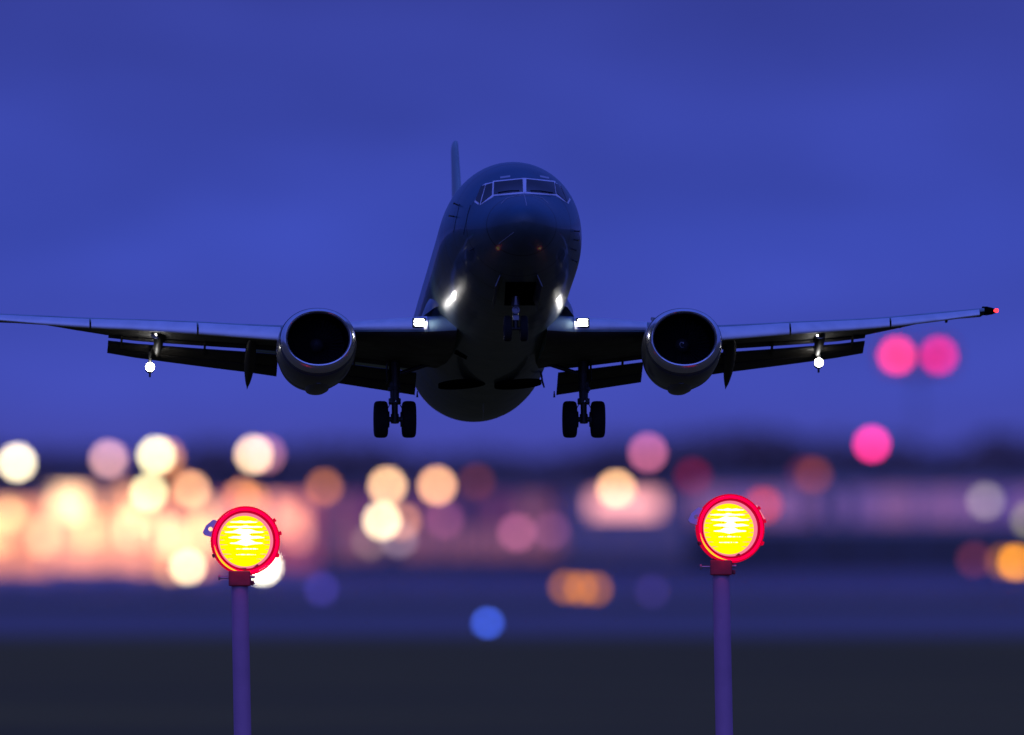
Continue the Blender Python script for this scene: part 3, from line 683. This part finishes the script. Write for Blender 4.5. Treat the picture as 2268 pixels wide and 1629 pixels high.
for sd in (-1, 1):
    q = MB(); rings = [[(p[0] * sd, p[1], p[2] + dzl(x, sd)) for p in wsec(x)] for x in xs]; q.loft(rings)
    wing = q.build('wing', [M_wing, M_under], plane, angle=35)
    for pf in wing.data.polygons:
        if pf.normal.z < -.5: pf.material_index = 1  # downward faces take the darker copy, shade painted as colour
    # slats
    for (x0, x1) in ((5.75, 7.88), (7.93, 10.68), (10.73, 13.2)):
        q = MB(); rings = []
        for i in range(7):
            x = x0 + (x1 - x0) * i / 6; s0, z0, t, s1, z1 = interp(WT, x)
            outer = [(.02, .42), (-.04, .22), (-.10, -.10), (-.15, -.55), (-.19, -1.0), (-.20, -1.55), (-.18, -1.76), (-.10, -1.80)]
            inner = [(-.10, -1.66), (-.14, -1.5), (-.14, -1.0), (-.10, -.55), (-.05, -.10), (-.0, .15), (.02, .30)]
            sc_ = .6 + t * 2.2
            rings.append([(x * sd, s0 + a * sc_ - 4 - .03, z0 + b * t + dzl(x, sd)) for a, b in outer + inner])
        q.loft(rings); q.build('slat', M_slat, wing)
    # inboard nose panel (bare metal strip from the fuselage to the engine)
    q = MB(); rings = []
    for i in range(8):
        x = 1.95 + (3.95 - 1.95) * i / 7; s0, z0, t, s1, z1 = interp(WT, x); c_ = s1 - s0
        pts = [(.045, .80), (.018, .58), (.005, .34), (0, 0.0), (.004, -.2)]
        rings.append([(x * sd, s0 + f * c_ - 4 - .02, z0 + h_ * t * 1.02 + .008) for f, h_ in pts] + [(x * sd, s0 + f * c_ - 4 + .03, z0 + h_ * t * .9) for f, h_ in reversed(pts)])
    q.loft(rings); q.build('leading_edge', M_slat, wing)
    # flaps
    for fl, x0, x1 in (('in', 1.9, 4.15), ('out', 5.65, 10.15)):
        for part in ('vane', 'main', 'aft'):
            if part == 'aft' or part == 'main' or True:
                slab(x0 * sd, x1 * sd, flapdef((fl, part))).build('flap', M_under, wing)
        br = MB()
        for x in ([2.5, 3.6] if fl == 'in' else [6.3, 7.6, 8.8, 9.8]):
            a = flapdef((fl, 'vane'))(x); b = flapdef((fl, 'main'))(x)
            box_between(br, (x * sd, a[0] - 4 - .3, a[1] + .08), (x * sd, b[0] - 4 + .25, b[1] - .08), .05, .14)
        br.build('flap_bracket', M_under, wing)
    # little inboard filler flap by the engine
    slab(4.2 * sd, 4.7 * sd, lambda x: (15.7, -1.2, 16.7, -1.38, .05), 2).build('flap', M_under, wing)
    # flap track fairing behind the engine
    def canoe(x, s0, z0, s1, z1, w_, h_, nm='flap_fairing', mm_=M_under):
        q = MB(); rings = []
        for i in range(17):
            t = i / 16; rr = (math.sin(math.pi * min(1, t * 1.02 + .02) ** .75)) ** .62 if t < 1 else 0; rr = max(rr, .03)
            cs, cz = s0 + (s1 - s0) * t, z0 + (z1 - z0) * t
            rings.append([(x * sd + w_ * rr * math.cos(a), cs - 4, cz + h_ * rr * math.sin(a)) for a in [2*math.pi*k_/20 for k_ in range(20)]])
        q.loft(rings); return q.build(nm, mm_, wing)
    canoe(6.42, 14.3, -1.02, 17.3, -1.86, .15, .22)
    cano = canoe(8.85, 14.9, -.72, 17.0, -1.05, .13, .14)
    # outboard landing lamp on its fairing and small lamp in the flap gap
    q = MB(); lx = 8.9 if sd > 0 else -9.04; lz = 0 if sd > 0 else -.13
    q.tube((lx, 12.6, -.95), (lx, 12.9, -1.22 + lz), .05, n=10); q.tube((lx, 12.95, -1.25 + lz), (lx, 12.75, -1.23 + lz), .12, .135, 20); q.box((lx, 12.9, -1.40 + lz), (.05, .1, .14)); q.build('lamp_arm', M_gear, wing)
    q = MB(); q.lathe((lx, 12.74, -1.23 + lz), (0, -1, 0), [(0, .12), (.04, .105), (.06, .06), (.065, .005)], 20); q.build('landing_light', E_out, wing)
    q = MB(); q.tube((lx * .99, 11.25, -.74), (lx * .99, 11.12, -.75), .13, .14, 16); q.build('lamp_housing', M_chrome, wing)
    q = MB(); q.lathe((lx * .985, 11.11, -.75), (0, -1, 0), [(0, .07), (.03, .05), (.04, .005)], 16); q.build('small_light', E_small, wing)
    # wing-root landing lamps
    s0, z0, t, s1, z1 = interp(WT, 2.15)
    q = MB(); q.box((2.17 * sd, s0 - 4 - .03, z0 + .10), (.36, .10, .26)); q.build('lamp_housing', M_gear, wing, bevel=.02)
    q = MB(); q.box((2.17 * sd, s0 - 4 - .09, z0 + .10), (.25, .04, .17)); q.build('landing_light', E_land, wing, bevel=.04)
    # wing tip fairing and red/green light
    q = MB(); q.lathe((13.33 * sd, 12.85, .20), (sd, .25, .02), [(0, .12), (.12, .12), (.28, .09), (.40, .035), (.42, .005)], 20); q.build('tip_fairing', M_dark, wing)
    q = MB(); q.lathe((13.70 * sd, 12.80, .20), (sd, -.3, 0), [(-.07, .03), (0, .06), (.04, .045), (.06, .004)], 16)
    q.build('navigation_light', E_nav if sd == 1 else emis('green_navigation_light', (.05, 1, .2), 3.5), wing)
    for x in (7.0, 9.4, 11.0, 12.3):
        s0, z0, t, s1, z1 = interp(WT, x); q = MB(); q.box((x * sd, s0 - 4 + .25, z0 - t - .02), (.06, .25, .08)); q.build('slat_track', M_under, wing)

# engines -----------------------------------------------------------------
for sd in (-1, 1):
    ex, ey, ez = (4.77 if sd > 0 else -4.92), 5.0, -2.01
    def nr(ds, a, zt, zb, n=64, ox=0):
        r = []
        for i in range(n):
            t = 2*math.pi*i/n; c_, s_ = math.cos(t), math.sin(t)
            # slightly squashed, broad-bottomed shape of a low slung cowl
            r.append((ex + a * math.copysign(abs(c_) ** .94, c_), ey + ds, ez + (zt if s_ > 0 else zb) * s_))
        return r
    prof = [(.16, .965, .815, .86), (.35, 1.01, .865, .95), (.7, 1.045, .905, 1.03), (1.2, 1.055, .92, 1.07), (1.9, 1.03, .90, 1.06), (2.7, .95, .83, .95), (3.5, .82, .72, .78), (4.1, .70, .62, .62), (4.12, .64, .56, .56), (3.6, .62, .54, .54)]
    q = MB(); q.loft([nr(*p) for p in prof], False); q.f.append(tuple(len(q.v) - 64 + j for j in range(64))); q.m.append(0); eng = q.build('engine', M_cowl, plane)
    for k_ in (1, 4):
        q = MB(); p_ = prof[k_]; q.loft([nr(p_[0] + d_, p_[1] + o_, p_[2] + o_, p_[3] + o_) for d_, o_ in ((-.012, -.01), (-.01, .004), (.01, .004), (.012, -.01))], False)
        q.build('cowl_seam', M_seam, eng)
    lip = [(.24, .99, .842, .90), (.16, .968, .818, .863), (.06, .935, .785, .82), (.01, .90, .755, .775), (-.015, .872, .728, .742), (.0, .845, .704, .71), (.05, .822, .688, .690), (.14, .81, .68, .68)]
    q = MB(); q.loft([nr(*p) for p in lip], False); q.build('inlet_lip', M_lip, eng)
    q = MB(); q.loft([nr(*p) for p in [(.14, .81, .68, .68), (.5, .79, .70, .70), (1.05, .76, .76, .76), (1.3, .76, .76, .76)]], False); q.build('inlet_duct', M_dark, eng)
    q = MB(); cz = ez
    q.tube((ex, ey + 1.3, cz), (ex, ey + 1.36, cz), .757, n=48)
    nb = 38
    for i in range(nb):
        a = 2*math.pi*i/nb
        def bp(r, da, y): return (ex + r*math.cos(a+da), y, cz + r*math.sin(a+da))
        q.add([bp(.18, -.10, ey+1.02), bp(.18, .08, ey+1.22), bp(.75, .055, ey+1.24), bp(.75, -.055, ey+1.04)], [(0, 1, 2, 3)])
    q.build('fan', M_fan, eng)
    q = MB(); q.lathe((ex, ey + 1.15, cz), (0, -1, 0), [(0, .20), (.12, .18), (.25, .11), (.33, .04), (.345, .004)], 32); sp = q.build('spinner', M_fan, eng)
    q = MB(); pr = None
    for i in range(30):
        t = i / 29; rr = .02 + .10 * t; a = t * 2 * math.pi * 1.25; yy = .345 - .12 * (rr / .11) ** 1.3
        p_ = (ex + rr*math.cos(a), ey + 1.15 - yy - .004, cz + rr*math.sin(a))
        if pr: q.tube(pr, p_, .009 + .006 * (1 - t), n=6)
        pr = p_
    q.build('spiral_mark', mat('spiral_white', (.6, .6, .65), .5) if sd == 1 else M_fan, eng)
    # gearbox bulge and strake
    q = MB(); rings = []
    for ds, w_, dz in ((.9, .16, 1.06), (1.25, .30, 1.13), (1.8, .33, 1.17), (2.4, .28, 1.10), (3.0, .14, .92)):
        rings.append([(ex - .03*sd + w_ * math.cos(t), ey + ds, ez - dz + .20 + .20 * math.copysign(abs(math.sin(t)) ** .6, math.sin(t))) for t in [2*math.pi*i/20 for i in range(20)]])
    q.loft(rings); q.build('gearbox_bulge', M_cowl, eng)
    q = MB(); a = R(128 if sd > 0 else 52); vx, vz = math.cos(a), math.sin(a)
    q.add([(ex + vx*1.02, ey + .9, ez + vz*.88), (ex + vx*1.25, ey + 1.6, ez + vz*1.1), (ex + vx*1.25, ey + 1.9, ez + vz*1.1), (ex + vx*1.0, ey + 2.2, ez + vz*.86),
           (ex + vx*1.02 + .03, ey + .9, ez + vz*.88), (ex + vx*1.25 + .03, ey + 1.6, ez + vz*1.1), (ex + vx*1.25 + .03, ey + 1.9, ez + vz*1.1), (ex + vx*1.0 + .03, ey + 2.2, ez + vz*.86)],
          [(0, 1, 2, 3), (4, 7, 6, 5), (0, 4, 5, 1), (1, 5, 6, 2), (2, 6, 7, 3), (3, 7, 4, 0)]); q.build('strake', M_cowl, eng, smooth=False)
    # pylon
    q = MB(); rings = []
    for y_, z0_, z1_, w_ in ((6.2, -1.2, -1.1, .05), (6.9, -1.4, -.98, .16), (8.0, -1.5, -.95, .19), (9.5, -1.6, -1.0, .17), (11.0, -1.5, -1.1, .06)):
        rings.append([(ex - w_, y_, z0_), (ex + w_, y_, z0_), (ex + w_, y_, z1_), (ex + w_ * .4, y_, z1_ + .06), (ex - w_ * .4, y_, z1_ + .06), (ex - w_, y_, z1_)])
    q.loft(rings); q.build('pylon', M_wing, eng)

# tail --------------------------------------------------------------------
def foil(q, secs):
    rings = []
    for (x, s0, z, s1, th, ax_) in secs:
        r = []
        for f, h_ in ((0, 0), (.015, .4), (.06, .75), (.18, 1), (.4, .95), (.7, .5), (1, .05)): r.append((f, h_))
        for f, h_ in ((.7, -.5), (.4, -.95), (.18, -1), (.06, -.75), (.015, -.4)): r.append((f, h_))
        if ax_: rings.append([(x + h_ * th, s0 + (s1 - s0) * f - 4, z) for f, h_ in r])
        else: rings.append([(x, s0 + (s1 - s0) * f - 4, z + h_ * th) for f, h_ in r])
    q.loft(rings); return q
foil(MB(), [(0, 25.0, 1.6, 31.9, .14, 1), (0, 26.2, 2.6, 31.9, .12, 1), (0, 30.0, 7.2, 32.6, .085, 1), (0, 30.2, 7.44, 32.65, .08, 1), (0, 30.3, 7.47, 32.6, .07, 1)]).build('tail_fin', M_wing, plane)
foil(MB(), [(0, 22.2, 1.95, 26.8, .03, 1), (0, 25.9, 2.55, 27.5, .05, 1)]).build('dorsal_fin', M_paint, plane)
for sd in (-1, 1):
    foil(MB(), [(.5 * sd, 28.0, 1.12, 31.2, .16, 0), (5.6 * sd, 30.4, 1.72, 31.8, .08, 0), (5.75 * sd, 30.6, 1.74, 31.8, .04, 0)]).build('tailplane', M_wing, plane)

# main gear ---------------------------------------------------------------
def tyre(cx, cyy, cz, r, hw, parent, m=M_rub):
    q = MB(); pr = []
    for i in range(15):
        t = math.pi * i / 14; pr.append((-hw * math.copysign(abs(math.cos(t)) ** .55, math.cos(t)), r - .5 * r * .55 + .5 * r * .55 * math.sin(t) ** .7))
    pr = [(-hw * .6, r * .55)] + pr + [(hw * .6, r * .55)]
    pr2 = []
    for h_, rr in pr: pr2.append((h_, rr))
    q.lathe((cx, cyy, cz), (1, 0, 0), pr2, 48, True); t_ = q.build('tyre', m, parent, angle=60)
    q = MB(); q.lathe((cx, cyy, cz), (1, 0, 0), [(-hw * .75, r * .2), (-hw * .7, r * .5), (hw * .7, r * .5), (hw * .75, r * .2)], 24); q.build('wheel_hub', M_gear, parent)
for sd in (-1, 1):
    gx, gy, gz = 2.53 * sd, 12.1, -2.90
    q = MB()
    q.tube((gx, gy - .1, -1.1), (gx, gy - .02, -2.0), .15, .145, 18); q.tube((gx, gy - .02, -2.0), (gx, gy, -2.36), .13, .12, 18)
    q.tube((gx, gy, -2.04), (gx, gy, -2.12), .18, n=16); q.tube((gx, gy, -2.34), (gx, gy, -2.48), .165, n=16)
    q.tube((gx, gy, -2.46), (gx, gy, gz + .02), .085, n=16); q.tube((gx, gy, gz + .14), (gx, gy, gz - .10), .11, n=16)
    q.tube((gx - .42, gy, gz), (gx + .42, gy, gz), .07, n=14)
    q.box((gx, gy + .16, -2.58), (.1, .06, .3)); q.box((gx, gy + .14, -2.78), (.14, .1, .18))
    q.tube((gx - .1, gy - .1, -1.4), (gx - .1, gy - .1, -2.15), .02, n=8); q.tube((gx + .12, gy - .1, -1.5), (gx + .12, gy - .1, -2.2), .018, n=8)
    q.tube((gx, gy, -1.7), (gx - sd * 1.0, gy + .1, -1.35), .06, n=10)
    for e_ in (-1, 1):
        q.tube((gx + e_ * .1, gy - .05, -2.44), (gx + e_ * .20, gy - .08, -2.63), .012, n=6); q.tube((gx + e_ * .20, gy - .08, -2.63), (gx + e_ * .22, gy - .05, gz + .04), .012, n=6)
    gear = q.build('main_landing_gear', M_gear, plane)
    for e_ in (-1, 1): tyre(gx + e_ * .375, gy, gz, .495, .185, gear)
    q = MB(); 
    for e_ in (-1, 1): q.lathe((gx + e_ * .2, gy, gz), (1, 0, 0), [(-.05, .20), (.05, .22)], 20)
    q.build('brake', M_gear, gear)
    q = MB(); q.box((gx + sd * .2, gy, -1.5), (.03, .5, .8)); q.build('gear_door', M_under, gear, bevel=.01)
    q = MB(); q.lathe((gx + .02, gy - .16, -2.44), (0, -1, 0), [(0, .03), (.03, .02)], 10); q.build('gear_fitting', M_chrome, gear)

# nose gear ---------------------------------------------------------------
gy, gz = .05, -2.68
q = MB(); q.tube((0, gy - .15, -1.6), (0, gy - .05, -2.1), .10, n=16); q.tube((0, gy - .05, -2.1), (0, gy, gz), .07, n=14); q.tube((-.25, gy, gz), (.25, gy, gz), .05, n=12)
q.tube((0, gy - .05, -2.0), (0, gy + 1.1, -1.75), .05, n=10); q.box((0, gy - .16, -1.72), (.26, .1, .10))
ng = q.build('nose_landing_gear', M_gear, plane)
q = MB(); q.tube((0, gy - .17, -1.85), (0, gy - .14, -2.08), .075, n=16); q.lathe((0, gy - .16, -2.22), (0, -1, 0), [(0, .10), (.04, .10), (.045, .06), (.02, .05), (.02, .002)], 20); q.box((0, gy - .12, -2.42), (.16, .06, .12)); q.build('taxi_light', M_taxi, ng)
for e_ in (-1, 1): tyre(e_ * .21, gy, gz, .34, .10, ng)
for e_ in (-1, 1):
    q = MB(); a = (e_ * .47, -1.6, -1.62); 
    q.add([(e_*.46, -1.55, -1.52), (e_*.46, .35, -1.82), (e_*.60, .35, -2.15), (e_*.60, -1.55, -1.86), (e_*.49, -1.55, -1.52), (e_*.49, .35, -1.82), (e_*.63, .35, -2.15), (e_*.63, -1.55, -1.86)],
          [(0, 1, 2, 3), (4, 7, 6, 5), (0, 4, 5, 1), (1, 5, 6, 2), (2, 6, 7, 3), (3, 7, 4, 0)]); q.build('nose_gear_door', M_cowl, plane, smooth=False, bevel=.008)
# blade aerials and drain masts under the body
q = MB(); q.add([(.0, 1.0, -1.96), (.0, 1.4, -1.98), (.0, 1.45, -2.2), (.0, 1.25, -2.2), (.03, 1.0, -1.96), (.03, 1.4, -1.98), (.03, 1.45, -2.2), (.03, 1.25, -2.2)], [(0, 1, 2, 3), (4, 7, 6, 5), (0, 4, 5, 1), (1, 5, 6, 2), (2, 6, 7, 3), (3, 7, 4, 0)]); q.build('blade_aerial', M_gear, plane, smooth=False)
q = MB(); a = Vector((1.52, 14.2, -1.20)); q.tube(a, a + Vector((.05, .1, -.28)), .03, .025, 8); q.tube(a + Vector((.05, .1, -.28)), a + Vector((.1, .15, -.42)), .03, .02, 8); q.build('drain_mast', M_gear, plane)
for sd in (-1, 1):
    q = MB(); a = Vector((1.84 * sd, 13.6, -1.85)); q.tube(a, a + Vector((0, .03, -.17)), .012, .03, 8); q.build('static_wick', M_gear, plane)
